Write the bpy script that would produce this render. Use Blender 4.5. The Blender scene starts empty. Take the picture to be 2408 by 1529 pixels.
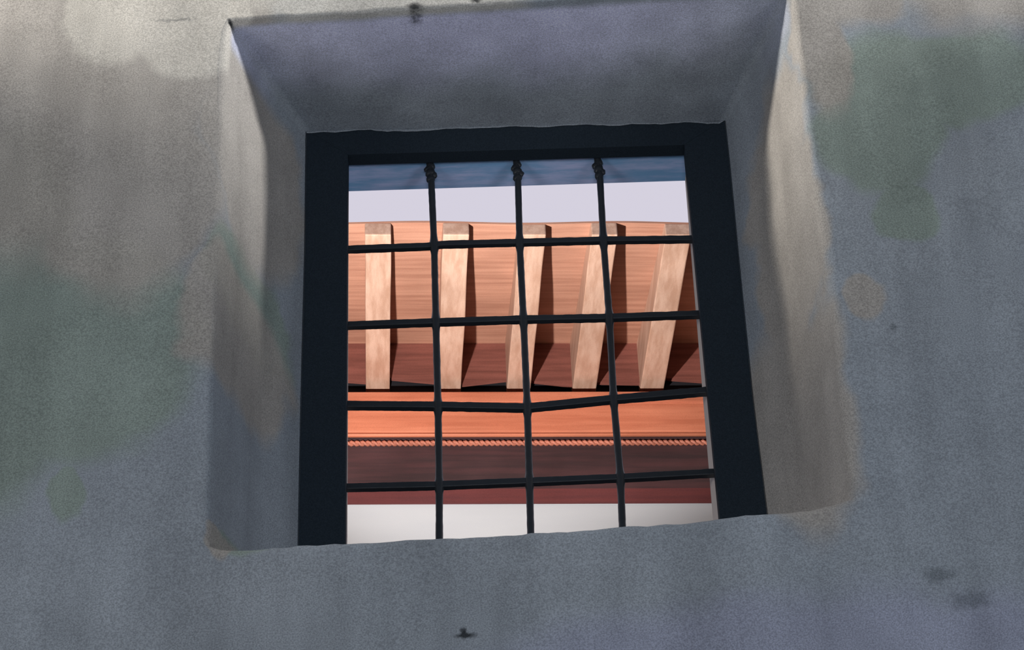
import bpy, bmesh, math, random
from mathutils import Vector, Matrix
from mathutils.noise import noise as mnoise

random.seed(7)
C = bpy.context.scene.collection
R = math.radians

# ------------------------------------------------------------------ camera
W, H, F = 2408.0, 1529.0, 6600.0
PITCH, ROLL = R(38.9), R(2.3)
EYE = Vector((0, 0, 1.6))
fw = Vector((0, math.cos(PITCH), math.sin(PITCH)))
up0 = Vector((0, -math.sin(PITCH), math.cos(PITCH)))
rt0 = Vector((1, 0, 0))
rt = rt0*math.cos(ROLL) - up0*math.sin(ROLL)
up = rt0*math.sin(ROLL) + up0*math.cos(ROLL)
cd = bpy.data.cameras.new('camera')
cam = bpy.data.objects.new('camera', cd); C.objects.link(cam)
cd.sensor_fit = 'HORIZONTAL'; cd.sensor_width = 36; cd.lens = F/W*36
cd.clip_start = .05; cd.clip_end = 200
M = Matrix((rt, up, -fw)).transposed().to_4x4(); M.translation = EYE
cam.matrix_world = M
bpy.context.scene.camera = cam

# ------------------------------------------------------------------ world, lights, exposure
vs = bpy.context.scene.view_settings
vs.view_transform = 'Standard'; vs.look = 'None'; vs.gamma = 1; vs.exposure = 0
vs.use_curve_mapping = False
wd = bpy.data.worlds.new('overcast_sky'); bpy.context.scene.world = wd
wd.use_nodes = True
bg = wd.node_tree.nodes['Background']
bg.inputs['Color'].default_value = (.665, .635, .735, 1); bg.inputs['Strength'].default_value = 1.0
# overcast above, dimmed towards the horizon to deepen the shade under the eaves
_t = wd.node_tree; _g = _t.nodes.new('ShaderNodeTexCoord'); _x = _t.nodes.new('ShaderNodeSeparateXYZ')
_m = _t.nodes.new('ShaderNodeMapRange'); _m.interpolation_type = 'SMOOTHSTEP'
for _k, _v in ((1, .35), (2, .62), (3, .04), (4, 1.0)): _m.inputs[_k].default_value = _v
_t.links.new(_g.outputs['Generated'], _x.inputs[0]); _t.links.new(_x.outputs[2], _m.inputs[0])
_t.links.new(_m.outputs[0], bg.inputs['Strength'])

def area(name, loc, target, sx, sy, power, col):
    l = bpy.data.lights.new(name, 'AREA'); l.shape = 'RECTANGLE'; l.size = sx; l.size_y = sy
    l.energy = power; l.color = col
    o = bpy.data.objects.new(name, l); C.objects.link(o); o.location = loc
    o.rotation_euler = (Vector(target)-Vector(loc)).to_track_quat('-Z', 'Y').to_euler()
    return o
def spot(name, loc, target, power, col, size, radius):
    l = bpy.data.lights.new(name, 'SPOT'); l.energy = power; l.color = col
    l.spot_size = R(size); l.spot_blend = 1; l.shadow_soft_size = radius
    o = bpy.data.objects.new(name, l); C.objects.link(o); o.location = loc
    o.rotation_euler = (Vector(target)-Vector(loc)).to_track_quat('-Z', 'Y').to_euler()
    return o
# two wall lamps to either side graze the opening; a roof light washes the top left of the wall;
# soft fill lights are added behind and at both sides, from no known source
spot('wall_lamp_right_light', (3.0, 4.14, 6.68), (-.75, 4.75, 6.70), 500, (1, .97, .92), 42, .06)
spot('wall_lamp_left_light', (-3.0, 4.10, 6.72), (.85, 4.75, 6.62), 520, (1, .93, .82), 44, .06)
area('roof_light', (-1.3, 4.05, 8.9), (-.7, 4.55, 6.3), .7, .4, 42, (1, .98, .95))
area('rear_fill', (0.2, -2.9, 1.4), (0, 4.6, 4.5), 1.9, 2.4, 92, (.94, .97, 1))
area('side_fill_right', (3.98, 1.5, 4.2), (-.6, 4.8, 5.4), 1.2, 1.5, 34, (.94, .97, 1))
area('side_fill_left', (-3.98, 1.5, 4.2), (.7, 4.8, 5.4), 1.2, 1.5, 34, (1, .97, .93))

def hit(px, py, n, d):
    """point where the sight line of a photo pixel meets the plane n.p = d"""
    v = rt*(px-W/2) - up*(py-H/2) + fw*F
    return EYE + v*((d - n.dot(EYE))/n.dot(v))
YN = Vector((0, 1, 0))
D_FRAME = 5.0          # window frame plane
D_WALL = 4.595         # inner face of the thick wall
D_OUT = 5.10           # outer face

# ------------------------------------------------------------------ node helpers
class NT:
    def __init__(s, name):
        s.m = bpy.data.materials.new(name); s.m.use_nodes = True
        s.t = s.m.node_tree; s.n = s.t.nodes; s.b = s.n['Principled BSDF']
        s.geo = s.n.new('ShaderNodeTexCoord').outputs['Object']
    def link(s, a, b): s.t.links.new(a, b)
    def put(s, sock, v):
        if isinstance(v, bpy.types.NodeSocket): s.link(v, sock)
        elif v is not None: sock.default_value = v
    def math(s, op, a, b=None, c=None):
        k = s.n.new('ShaderNodeMath'); k.operation = op
        s.put(k.inputs[0], a); s.put(k.inputs[1], b)
        if c is not None: s.put(k.inputs[2], c)
        return k.outputs[0]
    def vmath(s, op, a, b=None):
        k = s.n.new('ShaderNodeVectorMath'); k.operation = op
        s.put(k.inputs[0], a)
        if b is not None: s.put(k.inputs[1], b)
        return k.outputs['Value'] if op == 'LENGTH' else k.outputs[0]
    def noise(s, scale, vec=None, detail=3, rough=.5, stretch=None, colour=False):
        v = vec or s.geo
        if stretch: v = s.vmath('MULTIPLY', v, stretch)
        k = s.n.new('ShaderNodeTexNoise'); k.inputs['Scale'].default_value = scale
        k.inputs['Detail'].default_value = detail; k.inputs['Roughness'].default_value = rough
        s.link(v, k.inputs['Vector'])
        return k.outputs['Color' if colour else 'Fac']
    def ramp(s, v, a, b, lo=0., hi=1.):
        k = s.n.new('ShaderNodeMapRange'); k.interpolation_type = 'SMOOTHSTEP'
        s.put(k.inputs[0], v); s.put(k.inputs[1], a); s.put(k.inputs[2], b)
        s.put(k.inputs[3], lo); s.put(k.inputs[4], hi)
        return k.outputs[0]
    def mix(s, f, a, b, op='MIX'):
        k = s.n.new('ShaderNodeMix'); k.data_type = 'RGBA'; k.blend_type = op
        s.put(k.inputs[0], f); s.put(k.inputs[6], a); s.put(k.inputs[7], b)
        return k.outputs[2]
    def val(s, v, lo, hi):
        """grey multiplier colour from a 0..1 factor"""
        m = s.ramp(v, .25, .75, lo, hi)
        k = s.n.new('ShaderNodeCombineColor')
        for i in range(3): s.link(m, k.inputs[i])
        return k.outputs[0]
    def bump(s, h, strength, dist, prev=None):
        k = s.n.new('ShaderNodeBump'); k.inputs['Strength'].default_value = strength
        k.inputs['Distance'].default_value = dist; s.link(h, k.inputs['Height'])
        if prev: s.link(prev, k.inputs['Normal'])
        return k.outputs[0]
    def done(s, col, rough=.85, nrm=None, spec=.3, metal=0):
        s.put(s.b.inputs['Base Color'], col); s.put(s.b.inputs['Roughness'], rough)
        s.b.inputs['Specular IOR Level'].default_value = spec
        s.b.inputs['Metallic'].default_value = metal
        if nrm: s.link(nrm, s.b.inputs['Normal'])
        return s.m

def c3(r, g, b, k=1.0):
    f = lambda u: ((u/255+.055)/1.055)**2.4 if u > 10 else u/255/12.92
    return (f(r)*k, f(g)*k, f(b)*k, 1)

def blobs(t, pos, items, soft=.12):
    """union of ellipses (cx, cz, rx, rz) measured on the wall face, in metres"""
    out = None
    for cx, cz, rx, rz in items:
        d = t.vmath('SUBTRACT', pos, (cx, 0, cz))
        d = t.vmath('MULTIPLY', d, (1/rx, 0, 1/rz))
        m = t.ramp(t.vmath('LENGTH', d), 1+soft, 1-soft)
        out = m if out is None else t.math('MAXIMUM', out, m)
    return out

def wallpt(px, py): return hit(px, py, YN, D_WALL)
def ell(x0, y0, x1, y1):
    a = wallpt((x0+x1)/2, (y0+y1)/2)
    b = wallpt(x1, (y0+y1)/2); c = wallpt((x0+x1)/2, y0)
    return (a.x, a.z, abs(b.x-a.x), abs(c.z-a.z))

ZS = wallpt(1200, 5).z; LX = wallpt(1130, 5).x
def plaster(name, marks=True, k=1.0):
    t = NT(name)
    warp = t.vmath('MULTIPLY', t.vmath('SUBTRACT', t.noise(5, detail=3, colour=True), (.5, .5, .5)), (.16, .16, .16))
    pos = t.vmath('ADD', t.geo, warp)
    base = t.mix(t.noise(1.6, detail=2), c3(146, 155, 166), c3(156, 163, 172))
    col = base
    if marks:
        warm = blobs(t, pos, [ell(-300, -300, 560, 560), ell(60, 200, 520, 690), ell(420, 560, 650, 860),
                              ell(1900, -150, 2150, 60), ell(2050, -300, 2700, 60), ell(1870, -100, 2000, 260),
                              ell(1740, 560, 2010, 1240), ell(1980, 640, 2080, 740), ell(470, 1200, 560, 1290), ell(480, -40, 680, 480), ell(1800, 60, 1930, 700)], .16)
        green = blobs(t, pos, [ell(-250, 300, 200, 1200), ell(-50, 560, 470, 1080), ell(480, 470, 660, 700),
                               ell(1900, 60, 2500, 300), ell(1930, 180, 2230, 450), ell(2050, 430, 2200, 560),
                               ell(500, 1170, 720, 1290), ell(100, 1100, 190, 1250)], .13)
        lav = blobs(t, pos, [ell(1100, 1400, 2900, 1800)], .3)
        sep = t.n.new('ShaderNodeSeparateXYZ'); t.link(pos, sep.inputs[0])
        sep2 = t.n.new('ShaderNodeSeparateXYZ'); t.link(t.geo, sep2.inputs[0])
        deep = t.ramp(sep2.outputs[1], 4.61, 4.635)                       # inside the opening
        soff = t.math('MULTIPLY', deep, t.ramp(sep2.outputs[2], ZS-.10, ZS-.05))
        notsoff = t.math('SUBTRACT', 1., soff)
        green = t.math('MULTIPLY', green, notsoff); warm = t.math('MULTIPLY', warm, notsoff)
        col = t.mix(t.math('MULTIPLY', green, .85), col, c3(142, 156, 148))
        col = t.mix(t.math('MULTIPLY', warm, .9), col, c3(170, 165, 160))
        col = t.mix(t.math('MULTIPLY', lav, .6), col, c3(160, 164, 190))
        # paler patch above the left shoulder of the opening
        pale_patch = t.math('MULTIPLY', blobs(t, pos, [ell(150, -400, 420, 145), ell(280, -300, 620, 170), ell(450, -500, 1400, 60)], .07), t.math('SUBTRACT', 1., deep))
        col = t.mix(t.math('MULTIPLY', pale_patch, .75), col, c3(205, 202, 196))
        # lilac bounced light painted into the colour along the front of the soffit
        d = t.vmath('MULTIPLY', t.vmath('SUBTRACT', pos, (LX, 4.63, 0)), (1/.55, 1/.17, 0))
        soffit_glow = t.math('MULTIPLY', t.ramp(t.vmath('LENGTH', d), 1.7, .3), soff)
        col = t.mix(t.math('MULTIPLY', soffit_glow, .95), col, c3(222, 224, 255))
        small = t.vmath('ADD', t.geo, t.vmath('MULTIPLY', t.vmath('SUBTRACT', t.noise(60, detail=2, colour=True), (.5,)*3), (.03,)*3))
        dirt = blobs(t, small, [ell(2170, 1335, 2240, 1368), ell(2240, 1390, 2325, 1430), ell(2095, 765, 2110, 780), ell(370, 43, 455, 50)], .6)
        col = t.mix(t.math('MULTIPLY', dirt, .45), col, c3(75, 82, 88))
        fine = t.vmath('ADD', t.geo, t.vmath('MULTIPLY', t.vmath('SUBTRACT', t.noise(110, detail=2, colour=True), (.5,)*3), (.012,)*3))
        hole = blobs(t, fine, [ell(1083, 1478, 1097, 1504), ell(1072, 1490, 1118, 1502), ell(958, 8, 992, 19), ell(1110, -2, 1130, 5), ell(534, 43, 546, 51)], .7)
        hole = t.math('MULTIPLY', hole, t.ramp(sep2.outputs[1], 4.66, 4.64))
        col = t.mix(t.math('MULTIPLY', hole, .9), col, c3(30, 34, 40))
    # long vertical washes left by water
    col = t.mix(1, col, t.val(t.noise(2.2, stretch=(4, 4, .5), detail=4), .86, 1.12), 'MULTIPLY')
    col = t.mix(1, col, t.val(t.noise(9, detail=4), .93, 1.06), 'MULTIPLY')
    col = t.mix(1, col, t.val(t.noise(300, detail=2, rough=.7), .72, 1.3), 'MULTIPLY')   # sandy grain
    if k != 1: col = t.mix(1, col, (k, k, k, 1), 'MULTIPLY')
    nb = t.bump(t.noise(3.5, detail=3), .35, .02)
    nb = t.bump(t.noise(40, detail=3), .18, .003, nb)
    return t.done(col, .9, nb, .15)

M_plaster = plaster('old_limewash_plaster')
M_room = plaster('room_plaster', False, 1.0)
M_street = plaster('street_face_plaster', False, .35)  # unseen street face darkened to cut light bouncing onto the eaves

t = NT('stone_floor_slab'); M_floor = t.done(t.mix(t.noise(2), c3(150, 152, 158), c3(175, 176, 180)), .7)

def wood(name, a, b, axis, grain=1.0, rough=.55, spec=.35):
    t = NT(name)
    st = {'x': (.5, 9, 9), 'y': (9, .5, 9)}[axis]
    n = t.noise(3.2, stretch=st, detail=5, rough=.6)
    col = t.mix(t.ramp(n, .3, .7), a, b)
    col = t.mix(1, col, t.val(t.noise(2.5, detail=3), 1-.1*grain, 1+.08*grain), 'MULTIPLY')
    col = t.mix(1, col, t.val(t.noise(260, detail=2, rough=.7), .9, 1.1), 'MULTIPLY')
    return t.done(col, rough, t.bump(n, .25, .004), spec)
M_rafter = wood('pale_orange_rafter_wood', c3(172, 136, 116), c3(196, 164, 146), 'y', rough=.42, spec=.6)
M_board = wood('orange_roof_boards', c3(160, 115, 96), c3(184, 138, 117), 'x')
M_block = wood('red_brown_blocking', c3(104, 62, 55), c3(130, 80, 71), 'x')
M_beam = wood('orange_cornice_wood', c3(172, 100, 75), c3(190, 118, 91), 'x')
M_rope = wood('brown_rope_moulding_wood', c3(150, 92, 76), c3(180, 112, 92), 'x')
M_gap = wood('recess_shade_dark', c3(34, 34, 38), c3(42, 40, 44), 'x', spec=.1)
M_frieze = wood('dark_brown_frieze_paint', c3(54, 42, 44), c3(70, 48, 50), 'x', grain=2, rough=.8, spec=.1)
M_frieze2 = wood('maroon_frieze_paint', c3(80, 46, 48), c3(92, 50, 50), 'x', rough=.8, spec=.1)
t = NT('white_facade_paint')
M_white = t.done(t.mix(1, t.mix(t.noise(2, stretch=(1, 1, 4)), c3(158, 163, 170), c3(168, 173, 178)),
                       t.val(t.noise(300), .96, 1.04), 'MULTIPLY'), .8)
t = NT('lower_wall_dark'); M_low_dark = t.done(t.mix(t.noise(3), c3(52, 42, 38), c3(66, 54, 48)), .85)
t = NT('roof_tile_terracotta'); M_tile = t.done(t.mix(t.noise(6), c3(150, 80, 60), c3(180, 110, 85)), .8)

t = NT('black_frame_paint')
M_frame = t.done(t.mix(1, c3(42, 52, 62), t.val(t.noise(380, detail=2, rough=.7), .8, 1.25), 'MULTIPLY'), .75,
                 t.bump(t.noise(20), .2, .004), .12)
t = NT('wrought_iron')
M_iron = t.done(t.mix(t.noise(30), c3(38, 44, 52), c3(50, 54, 60)), .42, t.bump(t.noise(70), .35, .002), .55)
t = NT('blue_grey_soffit')  # streaky blue to pale lilac on the outer soffit
n = t.noise(6, stretch=(.6, 6, 3), detail=5, rough=.7)
M_blue = t.done(t.mix(t.ramp(n, .35, .7), c3(130, 176, 222), c3(200, 208, 250)), .8, t.bump(n, .4, .004), .2)
t = NT('outer_jamb_limewash')
M_jamb = t.done(t.mix(t.noise(8), c3(222, 210, 206), c3(236, 226, 218)), .85)

# ------------------------------------------------------------------ mesh helpers
def link(name, bm, mats, parent=None, smooth=False, bevel=0):
    bmesh.ops.recalc_face_normals(bm, faces=bm.faces)
    me = bpy.data.meshes.new(name); bm.to_mesh(me); bm.free()
    for m in (mats if isinstance(mats, (list, tuple)) else [mats]): me.materials.append(m)
    for p in me.polygons: p.use_smooth = smooth
    o = bpy.data.objects.new(name, me); C.objects.link(o)
    if parent: o.parent = parent
    if bevel:
        b = o.modifiers.new('bevel', 'BEVEL'); b.width = bevel; b.segments = 2
    return o

def box(bm, x0, x1, y0, y1, z0, z1, cuts=0):
    vs_ = [bm.verts.new((x, y, z)) for x in (x0, x1) for y in (y0, y1) for z in (z0, z1)]
    a = [(0, 1, 3, 2), (4, 6, 7, 5), (0, 4, 5, 1), (2, 3, 7, 6), (0, 2, 6, 4), (1, 5, 7, 3)]
    return [bm.faces.new([vs_[i] for i in q]) for q in a]

def struct(o): o['kind'] = 'structure'; return o

def interp(poly, k, axis):
    """k+1 points along a pixel polyline evenly spread on one axis"""
    a, b = poly[0][axis], poly[-1][axis]; out = []
    for i in range(k+1):
        v = a+(b-a)*i/k
        for p, q in zip(poly, poly[1:]):
            lo, hi = sorted((p[axis], q[axis]))
            if lo-1e-6 <= v <= hi+1e-6:
                f = (v-p[axis])/(q[axis]-p[axis]) if q[axis] != p[axis] else 0
                out.append((p[0]+(q[0]-p[0])*f, p[1]+(q[1]-p[1])*f)); break
    return out

# ------------------------------------------------------------------ the thick wall with its splayed opening
KH, KV = 72, 60
top_f = [(533, 48), (548, 45), (620, 38), (700, 35), (850, 27), (900, 22), (1140, 8), (1300, -2), (1500, -14), (1856, -36)]
right_f = [(1856, -36), (1866, 0), (1890, 200), (1905, 350), (1930, 500), (1953, 650), (1973, 800), (1985, 950), (1997, 1080), (2008, 1163)]
bot_f = [(2008, 1163), (1960, 1181), (1900, 1192), (1803, 1201), (1690, 1213), (1465, 1231), (1240, 1246), (1025, 1259), (813, 1271), (703, 1275), (560, 1286), (489, 1281)]
left_f = [(489, 1281), (489, 1200), (492, 1100), (498, 900), (505, 700), (512, 550), (518, 400), (522, 250), (526, 120), (533, 48)]
Ff = [wallpt(*p) for part, k, ax in ((top_f, KH, 0), (right_f, KV, 1), (bot_f, KH, 0), (left_f, KV, 1)) for p in interp(part, k, ax)[:-1]]
fp = lambda px, py: hit(px, py, YN, D_FRAME)
top_b = [(721, 312), (960, 306), (1240, 299), (1500, 293), (1704, 287)]
right_b = [(1704, 287), (1716, 400), (1735, 600), (1765, 900), (1803, 1201), (1818, 1330)]
left_b = [(702, 1400), (703, 1272), (710, 900), (718, 600), (721, 312)]
Tb = [fp(*p) for p in interp(top_b, KH, 0)[:-1]]
Rb = [fp(*p) for p in interp(right_b, KV, 1)[:-1]]
Lb = [fp(*p) for p in interp(left_b, KV, 1)[:-1]]
zbr, zbl = Ff[KH+KV].z - .015, Ff[2*KH+KV].z - .015
xbr, xbl = fp(1818, 1330).x, fp(702, 1400).x
zr0, zr1 = Rb[0].z, zbr
for i, p in enumerate(Rb): p.z = zr0 + (zr1-zr0)*i/KV
zl0, zl1 = zbl, Lb[0].z
ztl = fp(721, 312).z
for i, p in enumerate(Lb): p.z = zbl + (ztl-zbl)*i/KV
Bb = [Vector((xbr+(xbl-xbr)*i/KH, D_FRAME, zbr+(zbl-zbr)*i/KH)) for i in range(KH)]
Bf = Tb+Rb+Bb+Lb
N = len(Ff)
cen = Vector((sum(p.x for p in Ff)/N, D_WALL, sum(p.z for p in Ff)/N))

def outer_loop(x0, x1, y, z0, z1):
    L = [Vector((x0+(x1-x0)*i/KH, y, z1)) for i in range(KH)]
    L += [Vector((x1, y, z1+(z0-z1)*i/KV)) for i in range(KV)]
    L += [Vector((x1+(x0-x1)*i/KH, y, z0)) for i in range(KH)]
    L += [Vector((x0, y, z0+(z1-z0)*i/KV)) for i in range(KV)]
    return L
ROOM = (-4.0, 4.0, -3.0, 9.0)   # x0, x1, y0, z1
OL = outer_loop(ROOM[0], ROOM[1], D_WALL, 0, ROOM[3])

def side(i): return 0 if i < KH else 1 if i < KH+KV else 2 if i < 2*KH+KV else 3
rad = {0: .008, 1: .014, 2: .022, 3: .012}
loops = []
for s in (1, .75, .5, .3, .16, .08):                      # wall face rings
    loops.append([f.lerp(o, s) + Vector((0, .010*mnoise(f.lerp(o, s)*2.3), 0)) for f, o in zip(Ff, OL)])
def jit(p, a): return Vector((mnoise(p*34)*a, 0, mnoise(p*34+Vector((5, 5, 5)))*a))
arc = []
for k in range(6):
    th = math.pi/2*k/5; L = []
    for i, (f, b) in enumerate(zip(Ff, Bf)):
        r = rad[side(i)]*(1+.4*mnoise(f*9))
        out = (f-cen); out.y = 0
        nrm = Vector((0, 0, 1)) if side(i) == 0 else Vector((1, 0, 0)) if side(i) == 1 else Vector((0, 0, -1)) if side(i) == 2 else Vector((-1, 0, 0))
        inw = (b-f).normalized()
        p = f + nrm*r*(1-math.sin(th)) + inw*r*(1-math.cos(th))
        p = p + jit(p, .0035 if side(i) in (0, 2) else .0015)
        L.append(p)
    loops.append(L)
for s in (.1, .2, .3, .42, .55, .68, .8, .9, .97, .995, 1):    # the reveal
    L = []
    for i, (f, b) in enumerate(zip(Ff, Bf)):
        p = f.lerp(b, s)
        w = .009*mnoise(p*4.5)*math.sin(math.pi*s)
        p = p + (cen-p).normalized()*w
        if side(i) in (1, 3):                              # the jamb plaster curves in towards the frame
            edge = min(1, min((i-KH) % (KV+KH), KV-(i-KH) % (KV+KH))/5)
            bow = .026*edge*(s/.68 if s < .68 else (1-s)/.32)**1.3
            p.x += bow if side(i) == 1 else -bow
        L.append(p)
    loops.append(L)
for dy, inset in ((-.002, .004), (.0, .010)):              # ragged lip of plaster lapping the frame
    L = []
    for i, b in enumerate(Bf):
        a = (1 if side(i) == 0 else 0)*(.55+.9*mnoise(b*14+Vector((0, 2, 0)))+.3*mnoise(b*60))
        d = cen-b; d.y = 0
        L.append(Vector((b.x, D_FRAME-.006+dy, b.z)) + Vector((0, 0, -1) if side(i) == 0 else d.normalized())*inset*max(a, .001))
    loops.append(L)
# outer half of the wall: starts behind the frame, ends at the street face
op = lambda px, py: hit(px, py, YN, D_OUT)
def outer_ring(tl, tr, br, bl, y):
    P = []
    for a, b, k in ((tl, tr, KH), (tr, br, KV), (br, bl, KH), (bl, tl, KV)):
        P += [a.lerp(b, i/k) for i in range(k)]
    return P
bm = bmesh.new()
V = [[bm.verts.new(p) for p in L] for L in loops]
for a, b in zip(V, V[1:]):
    for i in range(N):
        j = (i+1) % N; bm.faces.new((a[i], a[j], b[j], b[i]))
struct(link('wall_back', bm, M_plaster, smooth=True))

# street side leaf of the same wall, behind the frame
z_sill_l, z_sill_r = zbl, zbr
itl, itr = fp(817, 389), fp(1615, 364)
ibr, ibl = fp(1700, 1290), fp(812, 1360)
DB = D_FRAME+.035
def at_y(p, y): return Vector((p.x, y, p.z))
otl, otr = op(820, 450), op(1611, 425)
obr, obl = op(1676, 1215), op(817, 1272)
obr = obr + (obr-otr)*.08; obl = obl + (obl-otl)*.08
OutA = outer_ring(hit(814, 375, YN, DB), hit(1617, 350, YN, DB), hit(1697, 1240, YN, DB), hit(812, 1300, YN, DB), DB)
OutB = outer_ring(otl, otr, obr, obl, D_OUT)
# extend the lower ends down to the sill
for ring in (OutA, OutB):
    for i in range(KH+KV, 2*KH+KV+1):
        f = (i-KH-KV)/KH; ring[i].z = min(ring[i].z, zbr+(zbl-zbr)*f)
bm = bmesh.new()
o1 = outer_loop(ROOM[0]-.3, ROOM[1]+.3, D_OUT, 0, ROOM[3]+.2)
o0 = outer_loop(ROOM[0]-.3, ROOM[1]+.3, DB, 0, ROOM[3]+.2)
LL = [o0, OutA, OutB, o1, o0]
VV = [[bm.verts.new(p) for p in L] for L in LL[:4]]
VV.append(VV[0])
for li, (a, b) in enumerate(zip(VV, VV[1:])):
    for i in range(N):
        j = (i+1) % N; f = bm.faces.new((a[i], a[j], b[j], b[i]))
        if li == 1: f.material_index = 2 if side(i) == 0 else 1
struct(link('wall_outer', bm, [M_street, M_jamb, M_blue]))

# ------------------------------------------------------------------ window frame: four dark members
win = bpy.data.objects.new('window_1', None); C.objects.link(win)
win.location = (cen.x, D_FRAME, zbl); win['kind'] = 'structure'
def quad_prism(name, pts, y0, y1, mat, parent=None, inv=None, bevel=.001):
    bm = bmesh.new()
    a = [bm.verts.new((p.x, y0, p.z)) for p in pts]; b = [bm.verts.new((p.x, y1, p.z)) for p in pts]
    bm.faces.new(a); bm.faces.new(b[::-1])
    n = len(pts)
    for i in range(n): bm.faces.new((a[i], b[i], b[(i+1) % n], a[(i+1) % n]))
    o = link(name, bm, mat, bevel=bevel)
    if parent:
        o.parent = parent; o.matrix_parent_inverse = Matrix.Translation(-parent.location)
    return o
Y0, Y1 = D_FRAME-.004, DB
# the frame's visible inner outline is its rear edge, so measure it there
rp = lambda px, py: hit(px, py, YN, Y1)
fr = lambda px, py: hit(px, py, YN, Y0)
e = .05
TLo, TRo = fr(722, 312), fr(1704, 288)
TLi = Vector((fp(818, 389).x, 0, rp(818, 389).z)); TRi = Vector((fp(1611, 366).x, 0, rp(1611, 366).z))
BLi = Vector((fp(812, 1271).x, 0, zbl)); BRi = Vector((fp(1692, 1214).x, 0, zbr))
BLi = TLi.lerp(BLi, 1.06); BRi = TRi.lerp(BRi, 1.06)
BLo, BRo = Vector((xbl, 0, BLi.z)), Vector((xbr, 0, BRi.z))
quad_prism('frame_head', [TLo+Vector((-e, 0, e)), TRo+Vector((e, 0, e)), TRi, TLi], Y0, Y1, M_frame, win)
quad_prism('frame_post', [TLo+Vector((-e, 0, e)), TLi, BLi, BLo+Vector((-e, 0, 0))], Y0, Y1, M_frame, win)
quad_prism('frame_post', [TRo+Vector((e, 0, e)), BRo+Vector((e, 0, 0)), BRi, TRi], Y0, Y1, M_frame, win)
quad_prism('frame_sill', [BLi+Vector((-.1, 0, 0)), BRi+Vector((.1, 0, 0)), BRi+Vector((.1, 0, -.06)), BLi+Vector((-.1, 0, -.06))], Y0, Y1, M_frame, win)

# ------------------------------------------------------------------ iron grille
YB = D_FRAME+.045
gp = lambda px, py: hit(px, py, YN, YB)
grille = bpy.data.objects.new('window_grille', None); C.objects.link(grille)
grille.location = gp(1240, 1247)
grille['label'] = 'black wrought iron grille of crossing bars set in the dark window frame'
grille['category'] = 'window grille'
def bar(name, pts, half, square, nodes=(), sw=1.55, seg=10, jitter=.0006):
    """hand-forged bar along pts; swells at the node positions"""
    P = []
    for a, b in zip(pts, pts[1:]):
        k = max(2, int((b-a).length/.008))
        P += [a.lerp(b, i/k) for i in range(k)]
    P.append(pts[-1])
    # soften the bends
    for _ in range(2):
        P = [P[0]]+[(P[i-1]+P[i]*2+P[i+1])/4 for i in range(1, len(P)-1)]+[P[-1]]
    bm = bmesh.new(); rings = []
    for i, p in enumerate(P):
        d = (P[min(i+1, len(P)-1)]-P[max(i-1, 0)]).normalized()
        s1 = d.cross(Vector((0, 1, 0))).normalized(); s2 = s1.cross(d).normalized()
        r = half
        for q in nodes:
            u = (p-q).length/.016
            r = max(r, half*(1+(sw-1)*math.exp(-u*u)))
        r += jitter*mnoise(p*60)
        ring = []
        m = 4 if square else seg
        for k in range(m):
            th = 2*math.pi*(k+.5)/m
            rr = r*(1.36 if square else 1)
            ring.append(bm.verts.new(p + s1*math.cos(th)*rr + s2*math.sin(th)*rr))
        rings.append(ring)
    for a, b in zip(rings, rings[1:]):
        m = len(a)
        for k in range(m): bm.faces.new((a[k], a[(k+1) % m], b[(k+1) % m], b[k]))
    bm.faces.new(rings[0][::-1]); bm.faces.new(rings[-1])
    o = link(name, bm, M_iron, smooth=not square, bevel=.0015 if square else 0)
    o.parent = grille; o.matrix_parent_inverse = Matrix.Translation(-grille.location)
    return o
Vx = [[(1009, 374), (1014, 420), (1021, 578), (1025, 757), (1030, 956), (1033, 1142), (1033, 1300)],
      [(1213, 368), (1218, 420), (1222, 571), (1231, 752), (1240, 959), (1245, 1134), (1249, 1290)],
      [(1403, 360), (1411, 420), (1419, 566), (1433, 748), (1443, 940), (1459, 1124), (1465, 1275)]]
Hx = [[(800, 588), (1012, 580), (1034, 576), (1222, 571), (1419, 566), (1640, 563)],
      [(800, 767), (1018, 759), (1231, 752), (1433, 748), (1655, 740)],
      [(795, 954), (1030, 956), (1240, 960), (1443, 940), (1675, 920)],
      [(795, 1148), (1022, 1143), (1245, 1134), (1459, 1125), (1698, 1112)]]
nodesV = [[gp(*v[i+2]) for i in range(4)] for v in Vx]
ph = 6.35/F*1.1
hw = [7.3, 7.6, 8.3, 7.6]
for v, nd in zip(Vx, nodesV):
    o = bar('vertical_bar', [gp(*p) for p in v], 7.9*ph, False, nd, 1.45)
    # lumpy forged collar where the bar enters the head
    a, b = gp(v[0][0]+2, v[0][1]+18), gp(v[1][0], v[1][1]+6)
    q = a.lerp(b, .45)
    bm = bmesh.new()
    for dx, dz, r in ((0, 0, 12), (-5, 9, 9.5), (7, -6, 8.5), (1, 17, 10), (0, -16, 10.5)):
        m = Matrix.Translation(q+Vector((dx*ph, 0, dz*ph*1.2))) @ Matrix.Diagonal((1, .8, 1.15, 1))
        bmesh.ops.create_icosphere(bm, subdivisions=2, radius=r*ph, matrix=m)
    for vv in bm.verts: vv.co += Vector((mnoise(vv.co*150), 0, mnoise(vv.co*150+Vector((3, 3, 3)))))*.0025
    k = link('collar', bm, M_iron, smooth=True); k.parent = o
    k.matrix_parent_inverse = Matrix.Identity(4)
for h, w in zip(Hx, hw):
    bar('horizontal_bar', [gp(*p) for p in h], w*ph, True, [], 1)

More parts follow.
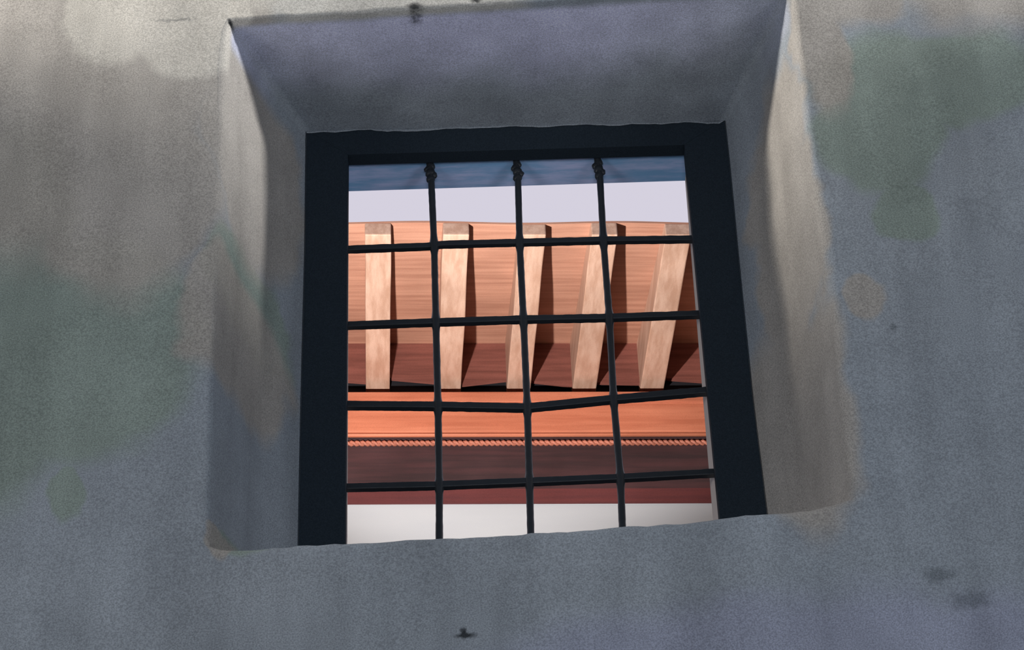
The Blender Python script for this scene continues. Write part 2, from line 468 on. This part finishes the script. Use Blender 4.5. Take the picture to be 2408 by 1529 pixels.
# ------------------------------------------------------------------ building across the lane
PSI = R(3.6)
ex = Vector((math.cos(PSI), math.sin(PSI), 0)); ey = Vector((-math.sin(PSI), math.cos(PSI), 0))
YW = 12.1
bld = bpy.data.objects.new('building', None); C.objects.link(bld)
bld.location = (ey*YW); bld.location.z = 0
bld.rotation_euler = (0, 0, PSI)
bld['label'] = 'house across the lane with orange timber eaves, dark frieze and white wall'
bld['category'] = 'building'
def loc(px, py, off=0.0):
    """photo pixel -> the building's own coordinates on its plane `off` metres in front of the facade"""
    p = hit(px, py, ey, YW-off)
    return Vector((p.dot(ex), -off, p.z))
def zz(py, off=0.0, px=1240): return loc(px, py, off).z
XL, XR = -3.2, 3.6
def part(name, bm, m, smooth=False, parent=None, bevel=0): return link(name, bm, m, parent or bld, smooth, bevel)

z_r = zz(916)                                  # underside of rafters at the facade
z_t = zz(808)                                  # underside of boards at the facade
# eave tip: solve on the sight lines
def tip(py, z0, slope):
    lo, hi = .2, 4.
    for _ in range(60):
        s = (lo+hi)/2
        if zz(py, s) < z0 - slope*s: hi = s     # sight line falls below the rafter line
        else: lo = s
    return (lo+hi)/2
sl = math.tan(R(8.5))
S = tip(553, z_r, sl) if zz(553, .2) > z_r - sl*.2 else None
if S is None or S > 3.9:
    # sight line and rafter line meet the other way round
    lo, hi = .2, 4.
    for _ in range(60):
        s = (lo+hi)/2
        if zz(553, s) > z_r - sl*s: lo = s
        else: hi = s
    S = (lo+hi)/2
zb_tip = z_r - sl*S
zt_tip = zz(526, S)
print('EAVE', S, z_r, z_t, zb_tip, zt_tip)

def wave(x): 
    # slow warp of the eave edge, metres
    px = 1204 + x/ (15.0/F)
    return -.006*math.cos((px-1310)/215*math.pi)
# roof boards: sheet with thickness, from inside the wall to the eave
bm = bmesh.new()
nx, ns = 90, 16
def deck(x, s, up_):
    f = s/S
    z = z_t + (zt_tip-z_t)*f + up_
    if f > .6: z += wave(x)*(f-.6)/.4*-1
    return Vector((x, -s, z))
grid = {}
for u in (0, 1):
    for i in range(nx+1):
        for j in range(-4, ns+1):
            grid[u, i, j] = bm.verts.new(deck(XL+(XR-XL)*i/nx, S*j/ns, .012*u))
for u in (0, 1):
    for i in range(nx):
        for j in range(-4, ns):
            bm.faces.new((grid[u, i, j], grid[u, i+1, j], grid[u, i+1, j+1], grid[u, i, j+1]))
for i in range(nx):
    for j in (-4, ns): bm.faces.new((grid[0, i, j], grid[0, i+1, j], grid[1, i+1, j], grid[1, i, j]))
for i in (0, nx):
    for j in range(-4, ns): bm.faces.new((grid[0, i, j], grid[0, i, j+1], grid[1, i, j+1], grid[1, i, j]))
part('roof_boards', bm, M_board)
# low pitched tiles above the boards (only their mass matters from below)
bm = bmesh.new()
nt = 34; tw = (XR-XL)/nt
for k in range(nt):
    x0 = XL+tw*k; ringA = []; ringB = []
    for q in range(7):
        th = math.pi*q/6
        dx, dz = tw/2*(1-math.cos(th)), .05*math.sin(th)
        ringA.append(bm.verts.new((x0+dx, -S+.22, deck(x0, S-.22, .02).z+dz)))
        ringB.append(bm.verts.new((x0+dx, S*.25, deck(x0, -S*.25, .03).z+dz)))
    for q in range(6): bm.faces.new((ringA[q], ringA[q+1], ringB[q+1], ringB[q]))
    bm.faces.new(ringA); bm.faces.new(ringB[::-1])
part('roof_tiles', bm, M_tile)

# rafters, tapering towards the eave
meas = [(860, 917), (1028, 1084), (1192, 1248), (1346, 1402), (1505, 1561)]
cx = [((loc(a, 915).x)+(loc(b, 915).x))/2 for a, b in meas]
wd_ = sum(loc(b, 915).x-loc(a, 915).x for a, b in meas)/5
step = (cx[4]-cx[0])/4
xs = [cx[0]-step*k for k in range(6, 0, -1)]+cx+[cx[4]+step*k for k in range(1, 6)]
xs = [x for x in xs if XL+.1 < x < XR-.1]
for n_, x in enumerate(xs):
    bm = bmesh.new(); w = wd_/2; rows = []
    for j in range(-1, 13):
        s = S*j/12 if j >= 0 else -.15
        f = s/S
        zb = z_r - sl*s
        zt = z_t + (zt_tip-z_t)*f + .004
        if f > .6: zt += -wave(x)*(f-.6)/.4
        wob = .004*mnoise(Vector((x*3, s*2, 1)))
        rows.append([bm.verts.new(p) for p in ((x-w+wob, -s, zb), (x+w+wob, -s, zb), (x+w+wob, -s, zt), (x-w+wob, -s, zt))])
    for a, b in zip(rows, rows[1:]):
        for k in range(4): bm.faces.new((a[k], a[(k+1) % 4], b[(k+1) % 4], b[k]))
    bm.faces.new(rows[0][::-1]); bm.faces.new(rows[-1])
    part('rafter', bm, M_rafter, bevel=.006)

# blocking boards between the rafters, ragged lower edge over a dark recess
lows = {0: (898, 893), 1: (890, 898), 2: (905, 893), 3: (898, 907), 4: (904, 899)}
for i in range(len(xs)-1):
    xa, xb = xs[i]+wd_/2, xs[i+1]-wd_/2
    la, lb = (lows[(i*2+1) % 5])
    if abs(xs[i]-cx[0]) < .01: la, lb = 889, 899
    if abs(xs[i]-cx[1]) < .01: la, lb = 905, 893
    if abs(xs[i]-cx[2]) < .01: la, lb = 896, 907
    if abs(xs[i]-cx[3]) < .01: la, lb = 900, 902
    bm = bmesh.new(); A = []; B = []
    for (x, z) in ((xa, zz(la)), (xb, zz(lb)), (xb, z_t+.01), (xa, z_t+.01)):
        A.append(bm.verts.new((x, -.002, z))); B.append(bm.verts.new((x, .022, z)))
    bm.faces.new(A); bm.faces.new(B[::-1])
    for k in range(4): bm.faces.new((A[k], A[(k+1) % 4], B[(k+1) % 4], B[k]))
    part('blocking_board', bm, M_block)
bm = bmesh.new(); box(bm, XL, XR, .05, .08, zz(940), z_t+.01)  # dark sheet standing in for the shade inside the gap
part('recess_shade', bm, M_gap)

# cornice: stepped profile swept along the facade
def sweep(prof, x0=XL, x1=XR, n=1):
    bm = bmesh.new(); rr = []
    for i in range(n+1):
        x = x0+(x1-x0)*i/n
        rr.append([bm.verts.new((x, -o, z)) for o, z in prof])
    m = len(prof)
    for a, b in zip(rr, rr[1:]):
        for k in range(m): bm.faces.new((a[k], a[(k+1) % m], b[(k+1) % m], b[k]))
    bm.faces.new(rr[0][::-1]); bm.faces.new(rr[-1])
    return bm
o1_, o2_ = .075, .06
cor = part('cornice', sweep([(-.12, zz(921, o1_)), (o1_, zz(921, o1_)), (o1_, zz(945, o1_)), (o2_, zz(948, o2_)),
                             (o2_-.01, zz(1012, o2_)), (-.12, zz(1012, o2_))]), M_beam, bevel=.004)
prof = []
zc, rz = (zz(1018, .04)+zz(1024, .04))/2, abs(zz(1018, .04)-zz(1024, .04))/2
bead = part('bead_moulding', sweep([(.030+.014*math.cos(2*math.pi*k/12), zc+rz*math.sin(2*math.pi*k/12)) for k in range(12)]), M_beam, True, cor)
backb = part('moulding_back', sweep([(-.1, zz(1012, .02)), (.002, zz(1012, .002)), (.002, zz(1046, .002)), (-.1, zz(1046, .02))]), M_frieze, parent=cor)
# twisted rope moulding
zr_ = (zz(1032, .04)+zz(1044, .04))/2; rr_ = abs(zz(1032, .04)-zz(1044, .04))/2
bm = bmesh.new()
pitch = .058
strands = 2
for st in range(strands):
    prev = None; n = int((XR-XL)/.0125)
    for i in range(n+1):
        x = XL+(XR-XL)*i/n
        th = 2*math.pi*(x/pitch + st/strands)
        c = Vector((x, -.024+.45*rr_*math.cos(th), zr_+.45*rr_*math.sin(th)))
        ring = [bm.verts.new(c+Vector((0, .6*rr_*math.cos(2*math.pi*q/6), .6*rr_*math.sin(2*math.pi*q/6)))) for q in range(6)]
        if prev:
            for q in range(6): bm.faces.new((prev[q], prev[(q+1) % 6], ring[(q+1) % 6], ring[q]))
        else: bm.faces.new(ring[::-1])
        prev = ring
    bm.faces.new(prev)
part('rope_moulding', bm, M_rope, True, cor)

# painted frieze and white wall
bm = bmesh.new(); box(bm, XL, XR, -.012, .05, zz(1150, .01), zz(1012, .01))
part('frieze', bm, M_frieze)
bm = bmesh.new(); box(bm, XL, XR, -.013, .05, zz(1183, .01), zz(1150, .01)-.0005)
part('frieze_border', bm, M_frieze2)['label'] = 'maroon border under the dark frieze'
zw = zz(1183)-.42
bm = bmesh.new(); box(bm, XL, XR, 0, .30, zw, zz(1012, .01))
part('facade', bm, M_white)
bm = bmesh.new(); box(bm, XL, XR, -.01, .30, 0, zw-.0005)  # unseen lower wall made dark so less lamp light bounces up
part('lower_wall', bm, M_low_dark)

# lantern on the lane that lights the eaves from below
lx = cx[0]-.30
pl = bpy.data.lights.new('lane_lantern_light', 'SPOT'); pl.energy = 1060; pl.spot_size = R(66); pl.spot_blend = .5; pl.color = (1, .92, .86); pl.shadow_soft_size = .045
po = bpy.data.objects.new('lane_lantern_light', pl); C.objects.link(po)
po.parent = bld; po.location = (lx, -2.6, z_r-2.9)
po.rotation_euler = Vector((.75, 1.5, 2.9)).to_track_quat('-Z', 'Y').to_euler()

# ------------------------------------------------------------------ the rest of the room and the lane
x0, x1, y0, z1 = ROOM
bm = bmesh.new(); box(bm, x0-.3, x1+.3, y0-.3, D_WALL, -.1, 0); struct(link('floor', bm, M_floor))
bm = bmesh.new(); box(bm, x0-.3, x1+.3, y0-.3, D_OUT, z1, z1+.2); struct(link('ceiling', bm, M_room))
def side_wall(name, xa, xb, wy0, wy1, wz0, wz1):
    bm = bmesh.new()
    box(bm, xa, xb, y0, wy0, 0, z1); box(bm, xa, xb, wy1, D_WALL, 0, z1)
    box(bm, xa, xb, wy0, wy1, 0, wz0); box(bm, xa, xb, wy0, wy1, wz1, z1)
    struct(link(name, bm, M_room))
side_wall('wall_left', x0-.3, x0, .8, 2.2, 3.3, 5.1)  # side openings made to hold the added fill lights
side_wall('wall_right', x1, x1+.3, .8, 2.2, 3.3, 5.1)
bm = bmesh.new()
box(bm, x0-.3, -.8, y0-.3, y0, 0, z1); box(bm, 1.2, x1+.3, y0-.3, y0, 0, z1); box(bm, -.8, 1.2, y0-.3, y0, 2.7, z1)  # gap left for the added rear fill light
struct(link('wall_rear', bm, M_room))
t = NT('lane_paving'); M_lane = t.done(t.mix(t.noise(4), c3(46, 44, 42), c3(58, 56, 54)), .85)
bm = bmesh.new(); box(bm, -30, 30, D_OUT, 12.5, -.1, 0); struct(link('ground', bm, M_lane))
